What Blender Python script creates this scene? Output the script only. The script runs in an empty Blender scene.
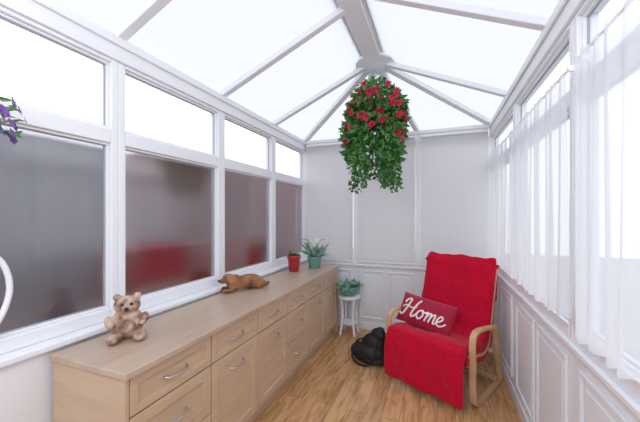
import bpy, bmesh, math, random
from mathutils import Vector, Matrix, Euler
random.seed(7)
scene = bpy.context.scene
COL = scene.collection
try:
    scene.view_settings.view_transform = 'Standard'
    scene.view_settings.look = 'None'
except Exception: pass

# ------------------------------------------------------------ materials
def mat(name, col, rough=0.5, spec=0.5, noise=None, bump=None, metal=0.0, sheen=0.0, coat=0.0):
    m = bpy.data.materials.new(name); m.use_nodes = True
    nt = m.node_tree; b = nt.nodes['Principled BSDF']
    b.inputs['Base Color'].default_value = (*col, 1)
    b.inputs['Roughness'].default_value = rough
    b.inputs['Specular IOR Level'].default_value = spec
    b.inputs['Metallic'].default_value = metal
    b.inputs['Sheen Weight'].default_value = sheen
    b.inputs['Coat Weight'].default_value = coat
    tc = nt.nodes.new('ShaderNodeTexCoord')
    if noise:
        scale, col2, stretch = noise
        mp = nt.nodes.new('ShaderNodeMapping'); mp.inputs['Scale'].default_value = stretch
        n = nt.nodes.new('ShaderNodeTexNoise'); n.inputs['Scale'].default_value = scale; n.inputs['Detail'].default_value = 5
        r = nt.nodes.new('ShaderNodeValToRGB')
        r.color_ramp.elements[0].position = 0.35; r.color_ramp.elements[1].position = 0.65
        r.color_ramp.elements[0].color = (*col, 1); r.color_ramp.elements[1].color = (*col2, 1)
        nt.links.new(tc.outputs['Object'], mp.inputs[0]); nt.links.new(mp.outputs[0], n.inputs[0])
        nt.links.new(n.outputs['Fac'], r.inputs[0]); nt.links.new(r.outputs[0], b.inputs['Base Color'])
    if bump:
        scale, strength = bump
        n = nt.nodes.new('ShaderNodeTexNoise'); n.inputs['Scale'].default_value = scale
        bp = nt.nodes.new('ShaderNodeBump'); bp.inputs['Strength'].default_value = strength; bp.inputs['Distance'].default_value = 0.01
        nt.links.new(tc.outputs['Object'], n.inputs[0]); nt.links.new(n.outputs['Fac'], bp.inputs['Height'])
        nt.links.new(bp.outputs[0], b.inputs['Normal'])
    return m

def cloth_translucent(name, col, transl=0.5, transp=0.0):
    m = bpy.data.materials.new(name); m.use_nodes = True
    nt = m.node_tree; nt.nodes.clear()
    out = nt.nodes.new('ShaderNodeOutputMaterial')
    d = nt.nodes.new('ShaderNodeBsdfDiffuse'); t = nt.nodes.new('ShaderNodeBsdfTranslucent')
    d.inputs[0].default_value = (*col, 1); t.inputs[0].default_value = (*col, 1)
    mx = nt.nodes.new('ShaderNodeMixShader'); mx.inputs[0].default_value = transl
    nt.links.new(d.outputs[0], mx.inputs[1]); nt.links.new(t.outputs[0], mx.inputs[2])
    last = mx
    if transp > 0:
        tr = nt.nodes.new('ShaderNodeBsdfTransparent')
        m2 = nt.nodes.new('ShaderNodeMixShader'); m2.inputs[0].default_value = transp
        nt.links.new(mx.outputs[0], m2.inputs[1]); nt.links.new(tr.outputs[0], m2.inputs[2]); last = m2
    nt.links.new(last.outputs[0], out.inputs[0])
    return m

def glass(name, tint, refl, rough=0.0, frost=None):
    m = bpy.data.materials.new(name); m.use_nodes = True
    nt = m.node_tree; nt.nodes.clear()
    out = nt.nodes.new('ShaderNodeOutputMaterial')
    if frost:
        tr = nt.nodes.new('ShaderNodeBsdfRefraction'); tr.inputs['IOR'].default_value = frost[0]; tr.inputs['Roughness'].default_value = frost[1]
    else:
        tr = nt.nodes.new('ShaderNodeBsdfTransparent')
    tr.inputs[0].default_value = (*tint, 1)
    g = nt.nodes.new('ShaderNodeBsdfGlossy'); g.inputs['Roughness'].default_value = rough
    mx = nt.nodes.new('ShaderNodeMixShader'); mx.inputs[0].default_value = refl
    nt.links.new(tr.outputs[0], mx.inputs[1]); nt.links.new(g.outputs[0], mx.inputs[2])
    nt.links.new(mx.outputs[0], out.inputs[0])
    return m

def wood_floor():
    m = bpy.data.materials.new('oak_laminate'); m.use_nodes = True
    nt = m.node_tree; b = nt.nodes['Principled BSDF']; L = nt.links
    tc = nt.nodes.new('ShaderNodeTexCoord')
    mp = nt.nodes.new('ShaderNodeMapping'); mp.inputs['Rotation'].default_value = (0, 0, math.pi/2)
    L.new(tc.outputs['Object'], mp.inputs[0])
    br = nt.nodes.new('ShaderNodeTexBrick')
    br.inputs['Color1'].default_value = (0.56, 0.31, 0.14, 1); br.inputs['Color2'].default_value = (0.68, 0.41, 0.20, 1)
    br.inputs['Mortar'].default_value = (0.30, 0.16, 0.08, 1)
    br.inputs['Scale'].default_value = 1.0; br.inputs['Mortar Size'].default_value = 0.0022
    br.inputs['Brick Width'].default_value = 1.1; br.inputs['Row Height'].default_value = 0.125
    br.offset = 0.37
    L.new(mp.outputs[0], br.inputs[0])
    mp2 = nt.nodes.new('ShaderNodeMapping'); mp2.inputs['Scale'].default_value = (11, 1.6, 1)
    L.new(tc.outputs['Object'], mp2.inputs[0])
    n = nt.nodes.new('ShaderNodeTexNoise'); n.inputs['Scale'].default_value = 2.2; n.inputs['Detail'].default_value = 7; n.inputs['Distortion'].default_value = 1.0
    L.new(mp2.outputs[0], n.inputs[0])
    r = nt.nodes.new('ShaderNodeValToRGB')
    r.color_ramp.elements[0].position = 0.36; r.color_ramp.elements[0].color = (0.68, 0.60, 0.52, 1)
    r.color_ramp.elements[1].position = 0.58; r.color_ramp.elements[1].color = (1.1, 1.1, 1.1, 1)
    L.new(n.outputs['Fac'], r.inputs[0])
    mx = nt.nodes.new('ShaderNodeMixRGB'); mx.blend_type = 'MULTIPLY'; mx.inputs[0].default_value = 0.85
    L.new(br.outputs['Color'], mx.inputs[1]); L.new(r.outputs[0], mx.inputs[2]); L.new(mx.outputs[0], b.inputs['Base Color'])
    b.inputs['Roughness'].default_value = 0.25
    return m

def brick_mat(name, c1, c2, mort):
    m = bpy.data.materials.new(name); m.use_nodes = True
    nt = m.node_tree; b = nt.nodes['Principled BSDF']; L = nt.links
    tc = nt.nodes.new('ShaderNodeTexCoord')
    mp = nt.nodes.new('ShaderNodeMapping'); mp.inputs['Rotation'].default_value = (math.pi/2, 0, math.pi/2)
    L.new(tc.outputs['Object'], mp.inputs[0])
    br = nt.nodes.new('ShaderNodeTexBrick'); L.new(mp.outputs[0], br.inputs[0])
    br.inputs['Color1'].default_value = (*c1, 1); br.inputs['Color2'].default_value = (*c2, 1)
    br.inputs['Mortar'].default_value = (*mort, 1); br.inputs['Scale'].default_value = 4.5
    L.new(br.outputs['Color'], b.inputs['Base Color']); b.inputs['Roughness'].default_value = 0.9
    return m

def wood(name, c1, c2, stretch, rough=0.4):
    return mat(name, c1, rough=rough, noise=(3.0, c2, stretch))

def knit_red():
    m = mat('red_throw_fabric', (0.60, 0.004, 0.035), rough=0.95, spec=0.15, sheen=0.1)
    nt = m.node_tree; b = nt.nodes['Principled BSDF']; L = nt.links
    tc = nt.nodes.new('ShaderNodeTexCoord')
    w = nt.nodes.new('ShaderNodeTexVoronoi'); w.inputs['Scale'].default_value = 55
    L.new(tc.outputs['Object'], w.inputs[0])
    bp = nt.nodes.new('ShaderNodeBump'); bp.inputs['Strength'].default_value = 0.7; bp.inputs['Distance'].default_value = 0.01
    L.new(w.outputs['Distance'], bp.inputs['Height']); L.new(bp.outputs[0], b.inputs['Normal'])
    return m

M_upvc = mat('white_upvc', (0.88, 0.90, 0.94), rough=0.35)
M_panel = mat('white_panel_paint', (0.86, 0.88, 0.93), rough=0.45)
M_gasket = mat('grey_gasket', (0.40, 0.41, 0.46), rough=0.7)
M_rafter = mat('rafter_white', (0.84, 0.86, 0.90), rough=0.4)
M_roof = cloth_translucent('polycarbonate_roof', (0.66, 0.67, 0.705), 0.93)
M_blind = cloth_translucent('roller_blind_cloth', (0.85, 0.85, 0.87), 0.38)
M_curt = cloth_translucent('voile_curtain', (0.88, 0.895, 0.94), 0.45, 0.28)
M_gdark = glass('obscured_tinted_glass', (0.62, 0.62, 0.69), 0.28, 0.16, (1.10, .35))
M_gclear = glass('clear_glass', (0.97, 0.98, 1.0), 0.05)
M_floor = wood_floor()
M_brick = brick_mat('mauve_brick', (0.20, 0.10, 0.10), (0.27, 0.14, 0.13), (0.26, 0.20, 0.20))
M_redrefl = brick_mat('red_reflection_brick', (0.42, 0.05, 0.045), (0.50, 0.08, 0.06), (0.35, 0.16, 0.14))  # red for the added block that stands in for reflected red
M_fence = mat('weathered_fence', (0.15, 0.155, 0.19), rough=0.9, noise=(4, (0.23, 0.22, 0.26), (1, 1, .3)))
M_cab = wood('maple_veneer', (0.58, 0.425, 0.29), (0.65, 0.49, 0.345), (1, 1, 9))
M_cabtop = wood('maple_worktop', (0.50, 0.375, 0.28), (0.57, 0.44, 0.335), (9, 1, 1), 0.3)
M_carcass = mat('cabinet_carcass', (0.33, 0.23, 0.15), rough=0.6)  # one even brown, darker than the maple fronts
M_steel = mat('brushed_steel', (0.6, 0.6, 0.62), rough=0.3, metal=1.0)
M_birch = wood('bent_birch', (0.62, 0.38, 0.19), (0.70, 0.46, 0.26), (6, 1, 6))
M_red = knit_red()
M_redcush = mat('crimson_cushion', (0.38, 0.004, 0.035), rough=0.8, bump=(80, 0.3), sheen=0.2)
M_white = mat('white_lettering', (0.95, 0.90, 0.90), rough=0.8)
M_leaf = mat('leaf_green', (0.03, 0.14, 0.03), rough=0.5, noise=(9, (0.12, 0.32, 0.08), (1, 1, 1)))
M_leafp = mat('leaf_pale', (0.10, 0.28, 0.19), rough=0.5, noise=(12, (0.35, 0.5, 0.42), (1, 1, 1)))
M_flower = mat('red_petals', (0.62, 0.01, 0.05), rough=0.6, noise=(15, (0.78, 0.04, 0.13), (1, 1, 1)))
M_purple = mat('purple_petals', (0.22, 0.10, 0.42), rough=0.6)
M_wpetal = mat('white_petals', (0.85, 0.85, 0.85), rough=0.6)
M_wicker = mat('wicker', (0.12, 0.07, 0.03), rough=0.8, bump=(60, 0.6))
M_terra = mat('stoneware_glaze', (0.17, 0.075, 0.045), rough=0.4, noise=(26, (0.66, 0.48, 0.37), (1, 1, 1)))
M_dark = mat('dark_brown_glaze', (0.03, 0.015, 0.01), rough=0.3)
M_dog = mat('brown_fur_glaze', (0.13, 0.045, 0.02), rough=0.7, noise=(11, (0.42, 0.20, 0.09), (1, 1, 1)))
M_redpot = mat('red_ceramic', (0.42, 0.02, 0.025), rough=0.3)
M_tealpot = mat('teal_ceramic', (0.16, 0.38, 0.31), rough=0.35)
M_black = mat('black_leather', (0.012, 0.012, 0.016), rough=0.55, bump=(25, 0.5))
M_plaster = mat('house_plaster', (0.84, 0.84, 0.87), rough=0.8)
M_ground = mat('patio_concrete', (0.35, 0.35, 0.36), rough=0.9, noise=(2, (0.42, 0.42, 0.42), (1, 1, 1)))

# ------------------------------------------------------------ helpers
def finish(name, bm, m, smooth=False, bevel=0.0, parent=None):
    bmesh.ops.recalc_face_normals(bm, faces=bm.faces)
    me = bpy.data.meshes.new(name); bm.to_mesh(me); bm.free()
    ms = m if isinstance(m, (list, tuple)) else [m]
    for k in ms: me.materials.append(k)
    if smooth:
        for p in me.polygons: p.use_smooth = True
    o = bpy.data.objects.new(name, me); COL.objects.link(o)
    if bevel > 0:
        b = o.modifiers.new('bev', 'BEVEL'); b.width = bevel; b.segments = 2; b.limit_method = 'ANGLE'
    if parent: o.parent = parent
    return o

def bbox(bm, x0, x1, y0, y1, z0, z1):
    vs = [bm.verts.new((x, y, z)) for x in (x0, x1) for y in (y0, y1) for z in (z0, z1)]
    for f in ((0,1,3,2),(4,6,7,5),(0,4,5,1),(2,3,7,6),(0,2,6,4),(1,5,7,3)):
        bm.faces.new([vs[i] for i in f])

def boxes(name, lst, m, bevel=0.0, parent=None):
    bm = bmesh.new()
    for b in lst: bbox(bm, *b)
    return finish(name, bm, m, bevel=bevel, parent=parent)

def beam(bm, p, q, w, h, top_off=0.0):
    p = Vector(p); q = Vector(q); d = (q-p).normalized()
    s = d.cross(Vector((0, 0, 1))).normalized(); u = s.cross(d).normalized()
    c = []
    for a in (p, q):
        for i, j in ((-1, -1), (1, -1), (1, 1), (-1, 1)):
            c.append(bm.verts.new(a + s*(i*w/2) + u*(j*h/2 - h/2 - top_off)))
    for f in ((0,1,2,3),(7,6,5,4),(0,4,5,1),(1,5,6,2),(2,6,7,3),(3,7,4,0)):
        bm.faces.new([c[i] for i in f])

def empty(name, loc=(0, 0, 0), rot=(0, 0, 0)):
    e = bpy.data.objects.new(name, None); e.location = loc; e.rotation_euler = rot
    e.empty_display_size = 0.1; COL.objects.link(e); return e

def adopt(e, *kids):
    mi = (Matrix.Translation(e.location) @ e.rotation_euler.to_matrix().to_4x4()).inverted()
    for k in kids:
        k.parent = e; k.matrix_parent_inverse = mi

def lathe(bm, prof, c, seg=28, cap=True):
    rings = []
    for r, z in prof:
        rings.append([bm.verts.new((c[0]+r*math.cos(2*math.pi*i/seg), c[1]+r*math.sin(2*math.pi*i/seg), c[2]+z)) for i in range(seg)])
    for a, b in zip(rings, rings[1:]):
        for i in range(seg): bm.faces.new((a[i], a[(i+1) % seg], b[(i+1) % seg], b[i]))
    if cap:
        bm.faces.new(rings[0]); bm.faces.new(rings[-1])

def tube(name, pts, r, m, parent=None, cyclic=False, res=4):
    cu = bpy.data.curves.new(name, 'CURVE'); cu.dimensions = '3D'; cu.bevel_depth = r; cu.bevel_resolution = res
    cu.use_fill_caps = True
    sp = cu.splines.new('POLY'); sp.points.add(len(pts)-1)
    for i, p in enumerate(pts): sp.points[i].co = (*p, 1)
    sp.use_cyclic_u = cyclic
    cu.materials.append(m)
    o = bpy.data.objects.new(name, cu); COL.objects.link(o)
    if parent: o.parent = parent
    return o

def cat(pts, n=8):
    pts = [Vector(p) for p in pts]; P = [pts[0]*2-pts[1]] + pts + [pts[-1]*2-pts[-2]]
    out = []
    for i in range(1, len(P)-2):
        a, b, c, d = P[i-1:i+3]
        for k in range(n):
            t = k/n
            out.append(0.5*((2*b)+(c-a)*t+(2*a-5*b+4*c-d)*t*t+(3*b-a-3*c+d)*t**3))
    out.append(pts[-1]); return out

def blob(name, parts, voxel, m, parent=None):
    bm = bmesh.new()
    for p in parts:
        c, r = p[0], p[1]; rot = Euler(p[2]) if len(p) > 2 else Euler((0, 0, 0))
        M = Matrix.Translation(c) @ rot.to_matrix().to_4x4() @ Matrix.Diagonal((*r, 1))
        bmesh.ops.create_uvsphere(bm, u_segments=20, v_segments=14, radius=1.0, matrix=M)
    o = finish(name, bm, m, smooth=True, parent=parent)
    rm = o.modifiers.new('remesh', 'REMESH'); rm.mode = 'VOXEL'; rm.voxel_size = voxel; rm.use_smooth_shade = True
    sm = o.modifiers.new('sm', 'SMOOTH'); sm.factor = 0.5; sm.iterations = 4
    return o

def leaf(bm, p, d, L, W, mi=0, fold=0.25, curl=0.15):
    p = Vector(p); d = Vector(d).normalized()
    s = d.cross(Vector((random.gauss(0, 1), random.gauss(0, 1), random.gauss(0, 1)))).normalized()
    n = s.cross(d).normalized()
    v = [p, p+d*L*.35+s*W*.5+n*W*fold, p+d*L*.7+s*W*.38+n*(W*fold-L*curl*.5), p+d*L-n*L*curl,
         p+d*L*.7-s*W*.38+n*(W*fold-L*curl*.5), p+d*L*.35-s*W*.5+n*W*fold, p+d*L*.5]
    v = [bm.verts.new(x) for x in v]
    for f in ((0,1,6),(1,2,6),(2,3,6),(3,4,6),(4,5,6),(5,0,6)):
        fa = bm.faces.new([v[i] for i in f]); fa.material_index = mi

def flower(bm, p, n, R, mi=0, petals=6, layers=2):
    p = Vector(p); n = Vector(n).normalized()
    a = n.orthogonal().normalized(); b = n.cross(a)
    for l in range(layers):
        rr = R*(1-0.35*l); up = R*(0.15+0.4*l)
        for k in range(petals):
            t = 2*math.pi*(k+0.5*l)/petals; d = a*math.cos(t)+b*math.sin(t); s = n.cross(d)
            vs = [p+n*R*.1*l, p+d*rr*.6+s*rr*.42+n*up*.8, p+d*rr+n*up, p+d*rr*.6-s*rr*.42+n*up*.8]
            f = bm.faces.new([bm.verts.new(x) for x in vs]); f.material_index = mi

# ------------------------------------------------------------ dimensions
XL, XR, YB, YF = -1.73, 0.60, 3.85, -1.0
ZE = 2.47; RX, RY, RZ = -0.56, 2.95, 2.97
LY = [YF, -0.55, 0.33, 1.21, 2.10, 2.98, YB]
RYs = [YF, -0.42, 0.62, 1.66, 2.76, YB]
BX = [XL, -0.97, -0.21, XR]

boxes('floor', [(XL-.1, XR+.1, YF-.1, YB+.12, -0.06, 0)], M_floor)
boxes('patio_ground', [(-12, 12, -8, 14, -0.2, -0.08)], M_ground)

boxes('wall_left', [(XL-.08, XL+.09, YF, YB+.08, 0, 0.84)], M_panel)
boxes('wall_right', [(XR-.03, XR+.1, YF, YB+.08, 0, 0.86)], M_panel)
boxes('wall_back', [(XL+.09, XR-.03, YB-.03, YB+.08, 0, 0.80)], M_panel)
boxes('wall_front', [(XL-.1, XR+.1, YF-.12, YF, 0, 3.1)], M_plaster)
boxes('baseboard_back', [(XL+.09, XR-.045, YB-.045, YB-.03, 0, 0.09)], M_upvc, 0.004)
boxes('baseboard_right', [(XR-.045, XR-.03, YF, YB-.03, 0, 0.09)], M_upvc, 0.004)
boxes('trim_1', [(XL-.02, XL+.115, YF, YB-.03, 0.84, 0.868)], M_upvc, 0.006)
boxes('trim_2', [(XR-.06, XR+.02, YF, YB-.03, 0.86, 0.888)], M_upvc, 0.006)
boxes('trim_3', [(XL+.115, XR-.06, YB-.06, YB+.02, 0.80, 0.828)], M_upvc, 0.006)

def panel_frame(lst, ax, fixed, a0, a1, z0, z1, w=0.022, t=0.016):
    segs = [(a0, a1, z0, z0+w), (a0, a1, z1-w, z1), (a0, a0+w, z0+w, z1-w), (a1-w, a1, z0+w, z1-w),
            (a0+.055, a1-.055, z0+.055, z1-.055)]
    for i, (p, q, r, s) in enumerate(segs):
        tt = t if i < 4 else t*.6
        if ax == 'x': lst.append((fixed-tt, fixed, p, q, r, s))
        else: lst.append((p, q, fixed-tt, fixed, r, s))
l = []
for a, b in zip(RYs, RYs[1:]):
    mid = (a+b)/2
    panel_frame(l, 'x', XR-.03, a+.07, mid-.03, .15, .80); panel_frame(l, 'x', XR-.03, mid+.03, b-.07, .15, .80)
boxes('trim_4', l, M_panel, 0.004)
l = []
bx = [XL+.09, -0.97, -0.21, XR-.03]
for a, b in zip(bx, bx[1:]):
    mid = (a+b)/2
    panel_frame(l, 'y', YB-.03, a+.05, mid-.025, .14, .75); panel_frame(l, 'y', YB-.03, mid+.025, b-.05, .14, .75)
boxes('trim_5', l, M_panel, 0.004)

# ---- windows
wn = [0]
def window_x(X, y0, y1, z0, zt, z1, gl_low, gl_up, sgn):
    wn[0] += 1
    e = empty('window_%d' % wn[0], (X, (y0+y1)/2, (z0+z1)/2))
    d0, d1 = X-.04, X+.04
    F = []; m = .042
    F += [(d0, d1, y0, y0+m, z0, z1), (d0, d1, y1-m, y1, z0, z1),
          (d0, d1, y0+m, y1-m, z0, z0+.065), (d0, d1, y0+m, y1-m, z1-.02, z1),
          (d0, d1, y0+m, y1-m, zt-.04, zt+.04)]
    fr = boxes('frame', F, M_upvc, 0.006)
    G = []; B = []
    for (a, b) in ((z0+.065, zt-.04), (zt+.04, z1-.02)):
        ya, yb = y0+m, y1-m; w = .012
        for lst, o, dd in ((B, 0, .022), (G, w, .008)):
            x0, x1 = sorted((X, X+sgn*dd)); ww = w if lst is B else .005
            lst += [(x0, x1, ya+o, yb-o, a+o, a+o+ww), (x0, x1, ya+o, yb-o, b-o-ww, b-o),
                    (x0, x1, ya+o, ya+o+ww, a+o+ww, b-o-ww), (x0, x1, yb-o-ww, yb-o, a+o+ww, b-o-ww)]
    bd = boxes('beads', B, M_upvc, 0.003); gk = boxes('gasket', G, M_gasket)
    bm = bmesh.new()
    def pane(a, b, mi):
        v = [bm.verts.new(c) for c in ((X, y0+m, a), (X, y1-m, a), (X, y1-m, b), (X, y0+m, b))]
        f = bm.faces.new(v); f.material_index = mi
    pane(z0+.065, zt-.04, 0); pane(zt+.04, z1-.02, 1)
    me = bpy.data.meshes.new('panes'); 
    # normals face into the room
    for f in bm.faces:
        f.normal_update()
        if f.normal.x*sgn < 0: f.normal_flip()
    bm.to_mesh(me); bm.free(); me.materials.append(gl_low); me.materials.append(gl_up)
    g = bpy.data.objects.new('panes', me); COL.objects.link(g)
    adopt(e, fr, bd, gk, g)
for a, b in zip(LY, LY[1:]): window_x(XL, a, b, 0.868, 1.89, 2.32, M_gdark, M_gclear, 1)
for a, b in zip(RYs, RYs[1:]): window_x(XR, a, b, 0.888, 1.98, 2.32, M_gclear, M_gclear, -1)
for a, b in zip(BX, BX[1:]):
    wn[0] += 1
    e = empty('window_%d' % wn[0], ((a+b)/2, YB, 1.6)); m = .035
    a0 = a+.04 if a == XL else a; b0 = b-.04 if b == XR else b
    fr = boxes('frame', [(a0, a0+m, YB-.04, YB+.04, .828, 2.32), (b0-m, b0, YB-.04, YB+.04, .828, 2.32),
        (a0+m, b0-m, YB-.04, YB+.04, .828, .90), (a0+m, b0-m, YB-.04, YB+.04, 2.27, 2.32)], M_upvc, .005)
    bm = bmesh.new(); bm.faces.new([bm.verts.new(c) for c in ((a0+m, YB+.02, .9), (b0-m, YB+.02, .9), (b0-m, YB+.02, 2.27), (a0+m, YB+.02, 2.27))])
    g = finish('pane', bm, M_gclear); adopt(e, fr, g)
    be = empty('roller_blind', ((a+b)/2, YB-.06, 2.3))
    c = boxes('cloth', [(a0+.035, b0-.035, YB-.056, YB-.054, .87, 2.37)], M_blind)
    r = tube('roller', [(a0+.035, YB-.062, 2.375), (b0-.035, YB-.062, 2.375)], .014, M_upvc)
    bt = boxes('bottom_bar', [(a0+.035, b0-.035, YB-.062, YB-.048, .85, .872)], M_upvc, .003)
    adopt(be, c, r, bt)

boxes('trim_6', [(XL-.06, XL+.055, YF, YB+.06, 2.32, ZE-.012), (XL+.055, XL+.07, YF, YB-.05, 2.40, ZE-.02)], M_upvc, .006)
boxes('trim_7', [(XR-.055, XR+.06, YF, YB+.06, 2.32, ZE-.012), (XR-.07, XR-.055, YF, YB-.05, 2.40, ZE-.02)], M_upvc, .006)
boxes('trim_8', [(XL+.07, XR-.07, YB-.045, YB+.06, 2.32, ZE-.012), (XL+.07, XR-.07, YB-.06, YB-.045, 2.41, ZE-.02)], M_upvc, .006)

# ---- roof
ce = empty('ceiling', (RX, 1.5, RZ))
bm = bmesh.new()
A = (XL-.06, YF, ZE-.02); B = (XL-.06, YB+.06, ZE-.02); C = (XR+.06, YB+.06, ZE-.02); D = (XR+.06, YF, ZE-.02)
R0 = (RX, YF, RZ); R1 = (RX, RY, RZ)
V = [bm.verts.new(p) for p in (A, B, C, D, R0, R1)]
for f in ((0, 1, 5, 4), (1, 2, 5), (2, 3, 4, 5)): bm.faces.new([V[i] for i in f])
pn = finish('polycarbonate_panels', bm, M_roof)
bm = bmesh.new()
for y in LY[1:-1]:
    yy = min(y, RY); beam(bm, (XL, y, ZE-.005), (RX, yy, RZ), .056, .045)
for y in [-.6, .25, 1.1, 1.95]:
    beam(bm, (XR, y, ZE-.005), (RX, y, RZ), .056, .045)
beam(bm, (XR, 2.95, ZE-.005), R1, .055, .045)
beam(bm, (XL, YB, ZE-.005), R1, .065, .05); beam(bm, (XR, YB, ZE-.005), R1, .065, .05)
for x in BX[1:-1]: beam(bm, (x, YB, ZE-.005), R1, .055, .045)
rf = finish('rafters', bm, M_rafter, bevel=.006)
bm = bmesh.new(); beam(bm, (RX, YF, RZ), (RX, RY, RZ), .23, .04); beam(bm, (RX, YF, RZ-.04), (RX, RY, RZ-.04), .15, .03)
rb = finish('ridge_beam', bm, M_rafter, bevel=.008)
bm = bmesh.new(); lathe(bm, [(.19, 0), (.20, -.02), (.195, -.05), (.12, -.065), (.06, -.09), (.025, -.10)], (RX, RY, RZ-.02), 12)
hb = finish('ridge_hub', bm, M_rafter, bevel=.004)
adopt(ce, pn, rf, rb, hb)

# outside
bm = bmesh.new(); y = -4
while y < 1.75:
    bbox(bm, -2.72, -2.70 + random.uniform(0, .015), y, y+.115, -0.08, 2.0); y += .125
bbox(bm, -2.78, -2.72, -4, 1.85, .4, .5); bbox(bm, -2.78, -2.72, -4, 1.85, 1.5, 1.6)
finish('garden_fence', bm, M_fence)
boxes('garden_wall', [(-2.80, -2.60, 1.95, 9, -0.08, 2.0)], M_brick)
boxes('added_reflection_wall', [(-2.56, -2.40, 1.6, 3.6, -0.08, 1.13), (-2.58, -2.38, 1.58, 3.62, 1.13, 1.17)], M_redrefl, .005)  # added red block, widens the chair's red reflection in the lower pane

# ---- curtains
def curtain(y0, y1, z0, z1, seed, amp=.018):
    rnd = random.Random(seed); e = empty('net_curtain', (XR-.1, (y0+y1)/2, z1))
    bm = bmesh.new(); ny = int((y1-y0)/.008); nz = 16; rows = []
    ph = [rnd.uniform(0, 6) for _ in range(4)]
    for j in range(nz+1):
        t = j/nz; z = z1+(z0-z1)*t; row = []
        for i in range(ny+1):
            s = y0+(y1-y0)*i/ny
            k = amp*(.55+.45*t)
            x = XR-.088+k*math.sin(s*75+ph[0]+1.2*math.sin(s*9+ph[1]))*.9+.5*k*math.sin(s*31+ph[2]+t*1.5)
            zz = z + .008*math.sin(s*75+ph[0])*t
            row.append(bm.verts.new((min(x, XR-.062), s+.01*t*math.sin(s*23+ph[3]), zz)))
        rows.append(row)
    for a, b in zip(rows, rows[1:]):
        for i in range(ny): bm.faces.new((a[i], a[i+1], b[i+1], b[i]))
    c = finish('voile', bm, M_curt, smooth=True)
    r = tube('rod', [(XR-.08, y0-.03, z1-.005), (XR-.08, y1+.03, z1-.005)], .006, M_upvc)
    br = boxes('brackets', [(XR-.085, XR-.04, y, y+.012, z1-.015, z1+.01) for y in (y0-.025, y1+.012)], M_upvc)
    adopt(e, c, r, br)
curtain(.42, 1.48, .98, 2.07, 1); curtain(1.60, 2.68, 1.0, 2.07, 2); curtain(2.78, 3.66, 1.02, 2.07, 3)
curtain(-.8, .28, .98, 2.07, 4)

# ---- sideboard
cx0, cx1, cy0, cy1 = XL+.118, -1.15, .85, 3.62
sb = empty('sideboard', ((cx0+cx1)/2, (cy0+cy1)/2, 0))
k = []
k.append(boxes('carcass', [(cx0, cx1-.022, cy0+.018, cy1-.018, .1, .80)], M_carcass))
k.append(boxes('end_panels', [(cx0, cx1-.004, cy0, cy0+.018, 0, .80), (cx0, cx1-.004, cy1-.018, cy1, 0, .80)], M_cab, .001))
k.append(boxes('plinth', [(cx0, cx1-.05, cy0+.018, cy1-.018, 0, .1)], M_cab))
k.append(boxes('worktop', [(cx0-.0, cx1+.02, cy0-.015, cy1+.015, .80, .83)], M_cabtop, .005))
units = [(.868, 1.345, 'D'), (1.345, 1.81, 'd'), (1.81, 2.26, 'd'), (2.26, 2.71, 'D'), (2.71, 3.16, 'd'), (3.16, 3.602, 'd')]
F = []; P = []; handles = []
def front(a, b, c, d, rail):
    x0, x1 = cx1-.022, cx1-.002; g = .004
    a += g; b -= g; c += g; d -= g
    F.extend([(x0, x1, a, a+rail, c, d), (x0, x1, b-rail, b, c, d), (x0, x1, a+rail, b-rail, c, c+rail), (x0, x1, a+rail, b-rail, d-rail, d)])
    P.append((x0, x0+.009, a+rail, b-rail, c+rail, d-rail))
for a, b, t in units:
    rows = [(.63, .795), (.37, .63), (.105, .37)] if t == 'D' else [(.63, .795), (.105, .63)]
    for i, (c, d) in enumerate(rows):
        front(a, b, c, d, .038 if i == 0 else .055)
        hz = (c+d)/2 if (i == 0 or t == 'D') else d-.095
        handles.append(((a+b)/2, hz, cx1-.011))
k.append(boxes('front_rails', F, M_cab, .002)); k.append(boxes('front_panels', P, M_cab))
for (y, z, x) in handles:
    pts = [(x-.003, y-.065, z), (x+.012, y-.062, z-.002), (x+.026, y-.045, z-.005), (x+.032, y, z-.007), (x+.026, y+.045, z-.005), (x+.012, y+.062, z-.002), (x-.003, y+.065, z)]
    k.append(tube('handle', cat(pts, 4), .0055, M_steel, res=2))
adopt(sb, *k)

ZT = .83
# ---- bear figurine
be = empty('bear_figurine', (-1.46, 1.09, ZT), (0, 0, math.radians(50))); be.scale = (1.1, 1.1, 1.02)
blob('body', [((0, 0, .075), (.068, .058, .075)), ((0, -.005, .165), (.054, .048, .046)), ((-.04, 0, .205), (.018, .010, .018)), ((.04, 0, .205), (.018, .010, .018)),
     ((0, -.048, .155), (.022, .02, .017)), ((-.05, -.05, .022), (.028, .045, .022)), ((.05, -.05, .022), (.028, .045, .022)),
     ((-.066, -.025, .095), (.02, .04, .02), (.5, 0, .3)), ((.066, -.025, .095), (.02, .04, .02), (.5, 0, -.3)), ((0, -.06, .075), (.035, .03, .03))],
     .005, M_terra, be)
bm = bmesh.new()
for c, r in (((-.018, -.047, .178), .008), ((.018, -.047, .178), .008), ((0, -.068, .160), .010)):
    bmesh.ops.create_uvsphere(bm, u_segments=10, v_segments=8, radius=r, matrix=Matrix.Translation(c))
finish('eyes_nose', bm, M_dark, smooth=True, parent=be)

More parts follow.
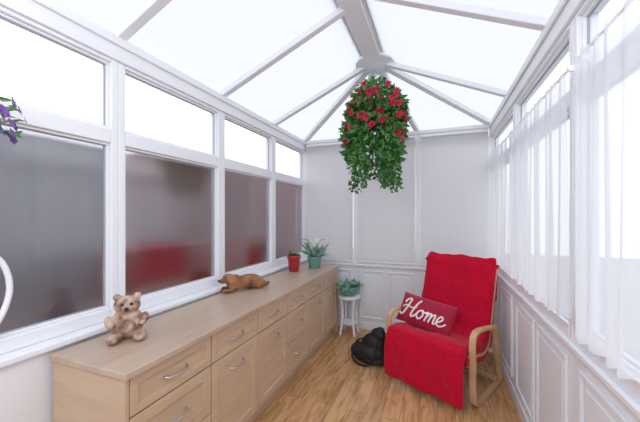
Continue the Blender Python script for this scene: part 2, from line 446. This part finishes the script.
# ---- reclining dog figurine
dg = empty('dog_figurine', (-1.50, 2.15, ZT+.002), (0, 0, math.radians(-28))); dg.scale = (1.1, 1.1, 1.25)
blob('body', [((0, .03, .05), (.06, .12, .048)), ((0, -.08, .055), (.05, .06, .052)), ((0, -.13, .085), (.036, .042, .034)), ((0, -.172, .075), (.018, .028, .017)),
     ((-.035, -.125, .08), (.010, .022, .032), (0, .3, 0)), ((.035, -.125, .08), (.010, .022, .032), (0, -.3, 0)), ((-.04, -.15, .016), (.016, .05, .014)), ((.04, -.15, .016), (.016, .05, .014)),
     ((.055, .10, .034), (.03, .055, .032)), ((-.055, .10, .034), (.03, .055, .032)), ((.03, .17, .02), (.014, .055, .015), (0, 0, .5))], .006, M_dog, dg)
bm = bmesh.new()
for c, r in (((-.018, -.158, .098), .006), ((.018, -.158, .098), .006), ((0, -.2, .078), .008)):
    bmesh.ops.create_uvsphere(bm, u_segments=10, v_segments=8, radius=r, matrix=Matrix.Translation(c))
finish('eyes_nose', bm, M_dark, smooth=True, parent=dg)

# ---- red pot with small plant
rp = empty('red_flower_pot', (-1.47, 3.03, ZT)); rp.scale = (1.08, 1.08, 1.15)
bm = bmesh.new(); lathe(bm, [(.045, 0), (.055, .04), (.062, .12), (.070, .13), (.070, .155), (.058, .155), (.055, .135)], (0, 0, 0)); finish('pot', bm, M_redpot, smooth=True, parent=rp)
bm = bmesh.new()
for i in range(30):
    a = random.uniform(0, 6.28); leaf(bm, (.03*math.cos(a), .03*math.sin(a), .13), (math.cos(a), math.sin(a), random.uniform(.8, 2.5)), random.uniform(.04, .07), .025)
finish('leaves', bm, M_leaf, parent=rp)

# ---- orchid
vp = empty('potted_orchid', (-1.35, 3.34, ZT)); vp.scale = (1.12, 1.12, 1.12)
bm = bmesh.new(); lathe(bm, [(.05, 0), (.06, .01), (.072, .09), (.078, .10), (.078, .12), (.066, .12), (.062, .10)], (0, 0, 0)); finish('pot', bm, M_tealpot, smooth=True, parent=vp)
bm = bmesh.new()
for i in range(38):
    a = random.uniform(0, 6.28); leaf(bm, (.02*math.cos(a), .02*math.sin(a), .10), (math.cos(a), math.sin(a), random.uniform(.3, 2.8)), random.uniform(.13, .22), .035, curl=.3)
finish('leaves', bm, M_leafp, parent=vp)
for s, (dx, dy) in enumerate(((.06, -.08), (-.07, -.06), (.08, .04))):
    pts = cat([(0, 0, .1), (dx*.3, dy*.3, .22), (dx*.8, dy*.8, .29), (dx*1.5, dy*1.5, .30)], 6); tube('stem', pts, .003, M_leaf, vp, res=2)
    bm = bmesh.new()
    for p in pts[8::3]: flower(bm, p, (dx, dy-.05, .02), .022, petals=5, layers=1)
    finish('blossoms', bm, M_wpetal, parent=vp)

# ---- plant stand
ps = empty('plant_stand', (-1.0, 3.60, 0))
bm = bmesh.new()
lathe(bm, [(.13, .44), (.135, .45), (.135, .47), (.13, .475)], (0, 0, 0)); lathe(bm, [(.10, .14), (.10, .155)], (0, 0, 0))
finish('shelves', bm, M_upvc, parent=ps, bevel=.002)
for i in range(4):
    a = math.pi/4+i*math.pi/2; c, s = math.cos(a), math.sin(a)
    tube('leg', cat([(c*.125, s*.125, .009), (c*.10, s*.10, .14), (c*.09, s*.09, .3), (c*.115, s*.115, .45)], 5), .016, M_upvc, ps)
pp = empty('potted_fern', (-1.0, 3.60, .475))
bm = bmesh.new(); lathe(bm, [(.06, 0), (.09, .02), (.12, .08), (.128, .09), (.128, .115), (.115, .115), (.11, .09)], (0, 0, 0)); finish('pot', bm, M_tealpot, smooth=True, parent=pp)
bm = bmesh.new()
for i in range(130):
    a = random.uniform(0, 6.28); r = random.uniform(0, .09); leaf(bm, (r*math.cos(a), r*math.sin(a), .09), (math.cos(a), math.sin(a), random.uniform(.1, 1.6)), random.uniform(.07, .12), .045, curl=.4)
finish('leaves', bm, M_leafp, parent=pp)

# ---- hanging basket
HX, HY = RX, RY
hp = empty('hanging_flower_basket', (HX, HY, 2.5))
prof = [(2.77, .04), (2.70, .14), (2.6, .22), (2.48, .26), (2.3, .275), (2.15, .265), (2.0, .24), (1.88, .19), (1.80, .14)]
def rad(z):
    for (a, ra), (b, rb_) in zip(prof, prof[1:]):
        if b <= z <= a: return rb_+(ra-rb_)*(z-b)/(a-b)
    return .05
lv = bmesh.new(); fl = bmesh.new()
for i in range(2300):
    z = random.triangular(1.84, 2.77, 2.38); a = random.uniform(0, 6.283)
    r = rad(z)*(1+.12*math.sin(3*a+z*5)+random.uniform(-.35, .05))
    p = (r*math.cos(a), r*math.sin(a), z-2.5)
    leaf(lv, p, (math.cos(a)*.8+random.gauss(0, .5), math.sin(a)*.8+random.gauss(0, .5), random.uniform(-1.3, .5)), random.uniform(.05, .085), random.uniform(.028, .045))
for vn in range(26):
    a = random.uniform(0, 6.283); r0 = random.uniform(.15, .25)
    side = abs(math.cos(a-.37))
    ln = 1.88 - .17*side - random.uniform(0, .05)
    z = 2.1
    while z > ln:
        r = r0*(1-.25*(2.1-z)); p = (r*math.cos(a)+random.gauss(0, .012), r*math.sin(a)+random.gauss(0, .012), z-2.5)
        leaf(lv, p, (random.gauss(0, 1), random.gauss(0, 1), -.8), .055, .034); z -= .018
for i in range(125):
    z = random.triangular(2.05, 2.73, 2.42); a = random.uniform(0, 6.283); r = rad(z)*random.uniform(.96, 1.06)
    n = Vector((math.cos(a), math.sin(a), random.uniform(-.3, .5)))
    flower(fl, (r*math.cos(a), r*math.sin(a), z-2.5), n, random.uniform(.030, .044), layers=3)
finish('foliage', lv, M_leaf, parent=hp); finish('blossoms', fl, M_flower, parent=hp)
bm = bmesh.new(); lathe(bm, [(.03, -.22), (.12, -.17), (.17, -.08), (.19, 0), (.18, 0), (.02, -.03)], (0, 0, 0)); finish('basket', bm, M_wicker, smooth=True, parent=hp)
for i in range(3):
    a = i*2.094+.5; tube('chain', [(.18*math.cos(a), .18*math.sin(a), 0), (0, 0, .30)], .003, M_steel, hp, res=2)
tube('hook', [(0, 0, .30), (0, 0, .36)], .006, M_steel, hp, res=2)

# ---- purple hanging flowers near left edge
pf = empty('purple_flower_basket', (-1.53, .52, 1.79))
bm = bmesh.new(); lathe(bm, [(.03, -.11), (.08, -.08), (.10, 0), (.09, 0), (.01, -.02)], (0, 0, 0)); finish('basket', bm, M_wicker, smooth=True, parent=pf)
bm = bmesh.new(); b2 = bmesh.new()
for i in range(130):
    a = random.uniform(0, 6.283); r = random.uniform(.02, .15)
    leaf(bm, (r*math.cos(a)*.8, r*math.sin(a), random.uniform(-.02, .10)-r*.2), (math.cos(a), math.sin(a), random.uniform(-.6, .8)), .045, .016)
for i in range(70):
    a = random.uniform(0, 6.283); r = random.uniform(.06, .19)
    flower(b2, (r*math.cos(a)*.75, r*math.sin(a), random.uniform(-.02, .13)-r*.2), (math.cos(a), math.sin(a), .3), .020, petals=5, layers=1)
finish('leaves', bm, M_leaf, parent=pf); finish('blossoms', b2, M_purple, parent=pf)
tube('bracket', cat([(-.158, -.19, .40), (-.07, -.10, .46), (0, 0, .42), (0, 0, .36)], 5), .007, M_upvc, pf)
for i in range(3):
    a = i*2.094; tube('chain', [(.095*math.cos(a), .095*math.sin(a), 0), (0, 0, .36)], .0025, M_steel, pf, res=2)

# ---- white gooseneck lamp on the sill near left edge
gl = empty('gooseneck_lamp', (-1.66, .60, .868))
bm = bmesh.new(); lathe(bm, [(.045, 0), (.045, .012), (.02, .02), (.012, .03)], (0, 0, 0)); finish('base', bm, M_upvc, smooth=True, parent=gl)
tube('gooseneck', cat([(0, 0, .02), (0, .04, .08), (0, .10, .18), (0, .122, .29), (0, .09, .40), (0, .0, .46), (0, -.06, .43)], 7), .011, M_upvc, gl)
bm = bmesh.new(); lathe(bm, [(.015, .04), (.025, .03), (.045, -.05), (.042, -.05), (.02, .02)], (0, -.075, .395)); finish('shade', bm, M_upvc, smooth=True, parent=gl)

# ---- armchair
ch = empty('armchair', (-.12, 2.60, 0), (0, 0, math.radians(-26.6)))
def drape(name, prof, wf, drop, m, thick, wob, seed):
    P = cat([(0, y, z) for y, z in prof], 9); n = len(P)
    ns = 48; bm = bmesh.new(); rows = []
    for i, p in enumerate(P):
        a = P[max(i-1, 0)]; b = P[min(i+1, n-1)]; t = (b-a).normalized(); nn = Vector((0, -t.z, t.y))
        row = []; w, dr = wf(i/(n-1)), drop(i/(n-1))
        for j in range(ns+1):
            s = (j/ns*2-1); L = w/2+dr; q = s*L
            if abs(q) < w/2: x = q; off = 0
            else:
                e = abs(q)-w/2; x = math.copysign(w/2+.018*math.sin(min(1, e/.03)*1.57), q); off = -e
            off += wob*(math.sin(q*19+i*.11+seed)+.6*math.sin(q*43+i*.3)+.5*math.sin(i*.55+q*5))
            row.append(bm.verts.new((x, p.y+nn.y*off, p.z+nn.z*off)))
        rows.append(row)
    for a, b in zip(rows, rows[1:]):
        for j in range(ns): bm.faces.new((a[j], a[j+1], b[j+1], b[j]))
    o = finish(name, bm, m, smooth=True, parent=ch)
    so = o.modifiers.new('s', 'SOLIDIFY'); so.thickness = thick; so.offset = -1
    su = o.modifiers.new('ss', 'SUBSURF'); su.levels = 1; su.render_levels = 1
    return o
def lerp_steps(t, pts):
    for (a, va), (b, vb) in zip(pts, pts[1:]):
        if a <= t <= b:
            s = (t-a)/(b-a); s = s*s*(3-2*s); return va+(vb-va)*s
    return pts[-1][1]
throwp = [(-.035, .045), (-.045, .20), (-.035, .36), (0, .455), (.08, .475), (.25, .44), (.42, .415), (.50, .45), (.545, .56), (.60, .74), (.66, .92), (.695, 1.03), (.735, 1.06), (.775, 1.02), (.78, .85), (.76, .68)]
drape('red_throw', throwp, lambda t: lerp_steps(t, [(0, .66), (.18, .65), (.26, .62), (1, .62)]),
      lambda t: lerp_steps(t, [(0, .02), (.14, .03), (.24, .16), (.45, .15), (.55, .10), (1, .09)]), M_red, .012, .006, 2)
bm = bmesh.new()
pad = cat([(0, .02, .44), (0, .10, .455), (0, .25, .42), (0, .42, .395), (0, .52, .44), (0, .57, .58), (0, .63, .76), (0, .70, 1.0)], 5)
prev = None
for i, p in enumerate(pad):
    a = pad[max(i-1, 0)]; b = pad[min(i+1, len(pad)-1)]; t = (b-a).normalized(); nn = Vector((0, -t.z, t.y))
    r = [bm.verts.new((x, p.y+nn.y*o, p.z+nn.z*o)) for x, o in ((-.30, -.01), (.30, -.01), (.30, -.07), (-.30, -.07))]
    if prev:
        for j in range(4): bm.faces.new((prev[j], prev[(j+1) % 4], r[(j+1) % 4], r[j]))
    else: bm.faces.new(r)
    prev = r
bm.faces.new(prev); finish('pad', bm, M_redcush, smooth=False, parent=ch, bevel=.01)
def strip(name, pts, w, t, x0):
    P = cat([(0, y, z) for y, z in pts], 8); bm = bmesh.new(); prev = None
    for i, p in enumerate(P):
        a = P[max(i-1, 0)]; b = P[min(i+1, len(P)-1)]; d = (b-a).normalized(); nn = Vector((0, -d.z, d.y))
        r = [bm.verts.new((x0+x, p.y+nn.y*o, p.z+nn.z*o)) for x, o in ((-w/2, t/2), (w/2, t/2), (w/2, -t/2), (-w/2, -t/2))]
        if prev:
            for j in range(4): bm.faces.new((prev[j], prev[(j+1) % 4], r[(j+1) % 4], r[j]))
        else: bm.faces.new(r)
        prev = r
    bm.faces.new(prev); finish(name, bm, M_birch, parent=ch, bevel=.003)
for sgn, nm in ((-1, 'left'), (1, 'right')):
    x = sgn*.367
    strip('side_frame_'+nm, [(.68, .012), (.45, .012), (.22, .012), (.12, .04), (.09, .16), (.09, .35), (.08, .46), (.10, .54), (.18, .565), (.35, .545), (.55, .51)], .045, .022, x)
    strip('seat_rail_'+nm, [(.08, .38), (.25, .34), (.42, .315), (.54, .37), (.60, .55), (.66, .75), (.735, .98)], .03, .025, sgn*.318)
    strip('rear_leg_'+nm, [(.68, .012), (.65, .14), (.60, .30), (.55, .51)], .04, .02, x)
boxes('cross_rails', [(-.36, .36, .09, .13, .345, .37), (-.36, .36, .50, .54, .30, .325), (-.36, .36, .60, .64, .03, .055)], M_birch, .004, ch)
# pillow with script lettering
pe = empty('home_cushion', (0, 0, 0)); pe.parent = ch
pe.location = (-.12, .29, .56); pe.rotation_euler = (math.radians(-30), math.radians(5), 0)
a_, b_, T = .26, .14, .065
def thick(x, z):
    u = max(0, 1-abs(x/a_)**2.6); v = max(0, 1-abs(z/b_)**2.6); return T*(u**.5)*(v**.5)
bm = bmesh.new(); NX, NZ = 36, 20; g = {}
for s in (-1, 1):
    for i in range(NX+1):
        for j in range(NZ+1):
            u = i/NX*2-1; v = j/NZ*2-1
            x = a_*math.sin(u*1.5708)*(1-.05*(1-abs(v))**1); z = b_*math.sin(v*1.5708)*(1-.08*(1-abs(u)))
            g[s, i, j] = bm.verts.new((x, s*thick(a_*math.sin(u*1.5708), b_*math.sin(v*1.5708)), z))
    for i in range(NX):
        for j in range(NZ): bm.faces.new((g[s, i, j], g[s, i+1, j], g[s, i+1, j+1], g[s, i, j+1]))
bmesh.ops.remove_doubles(bm, verts=bm.verts, dist=.0004)
finish('pillow', bm, M_redcush, smooth=True, parent=pe)
strokes = [
 ([(0.02,.70),(.10,.88),(.28,.98),(.36,.88),(.30,.6),(.2,.25),(.08,0.02),(-.08,-.02),(-.14,.10)], .0085),
 ([(.95,1.02),(.82,.8),(.70,.45),(.62,.12),(.68,0),(.82,.08),(.92,.2)], .0085),
 ([(-.05,.42),(.15,.56),(.42,.50),(.68,.50),(.84,.60)], .006),
 ([(1.22,.50),(1.04,.42),(.96,.2),(1.05,.02),(1.22,.06),(1.32,.28),(1.22,.50),(1.32,.42),(1.45,.44)], .008),
 ([(1.45,.40),(1.56,.50),(1.54,.25),(1.48,0)], .008),
 ([(1.52,.2),(1.66,.45),(1.77,.45),(1.75,.2),(1.70,0)], .008),
 ([(1.74,.2),(1.88,.45),(1.99,.45),(1.97,.2),(1.97,.03),(2.10,.06)], .008),
 ([(2.10,.12),(2.28,.24),(2.40,.40),(2.30,.52),(2.17,.38),(2.13,.15),(2.25,0),(2.44,.05),(2.60,.22)], .0075)]
for pts, r in strokes:
    P = cat([((x-1.22)*.158+.05*.158*(z-.5), 0, (z-.47)*.158) for x, z in pts], 6)
    tube('lettering', [(p.x, -thick(p.x, p.z)-.003, p.z) for p in P], r, M_white, pe, res=2)

# ---- slumped black bag beside the chair
bg = empty('black_handbag', (-.62, 3.02, 0), (0, 0, math.radians(-20))); bg.scale = (1.12, 1.05, 1.05)
blob('bag_body', [((0, 0, .085), (.16, .11, .085)), ((.03, .02, .16), (.12, .085, .10)), ((-.09, -.01, .08), (.10, .10, .078)), ((.07, .02, .25), (.075, .05, .07)), ((0, 0, .035), (.175, .12, .035)), ((.09, .02, .30), (.04, .035, .035))], .010, M_black, bg)
tube('strap', cat([(-.06, 0, .19), (-.10, -.06, .18), (-.12, -.12, .05), (-.02, -.15, .012), (.08, -.13, .05), (.10, -.05, .24)], 6), .009, M_black, bg)

# ---- light
w = bpy.data.worlds.new('overcast'); scene.world = w; w.use_nodes = True
bgd = w.node_tree.nodes['Background']; bgd.inputs[0].default_value = (0.945, 0.965, 1.0, 1); bgd.inputs[1].default_value = 1.6
lp = bpy.data.lights.new('fill_light', 'POINT'); lp.energy = 48; lp.shadow_soft_size = .4; lp.color = (.97, .98, 1)  # unseen fill light added behind the camera to brighten the interior
lo = bpy.data.objects.new('fill_light', lp); lo.location = (-.5, -.35, 2.2); COL.objects.link(lo)

# ---- camera
cam = bpy.data.cameras.new('camera'); co = bpy.data.objects.new('camera', cam); COL.objects.link(co)
cam.sensor_width = 36; cam.lens = 305/640*36; cam.shift_y = 4/640
co.location = (0, 0, 1.45); co.rotation_euler = (math.radians(90), 0, math.radians(20.99)); cam.clip_start = .02
scene.camera = co
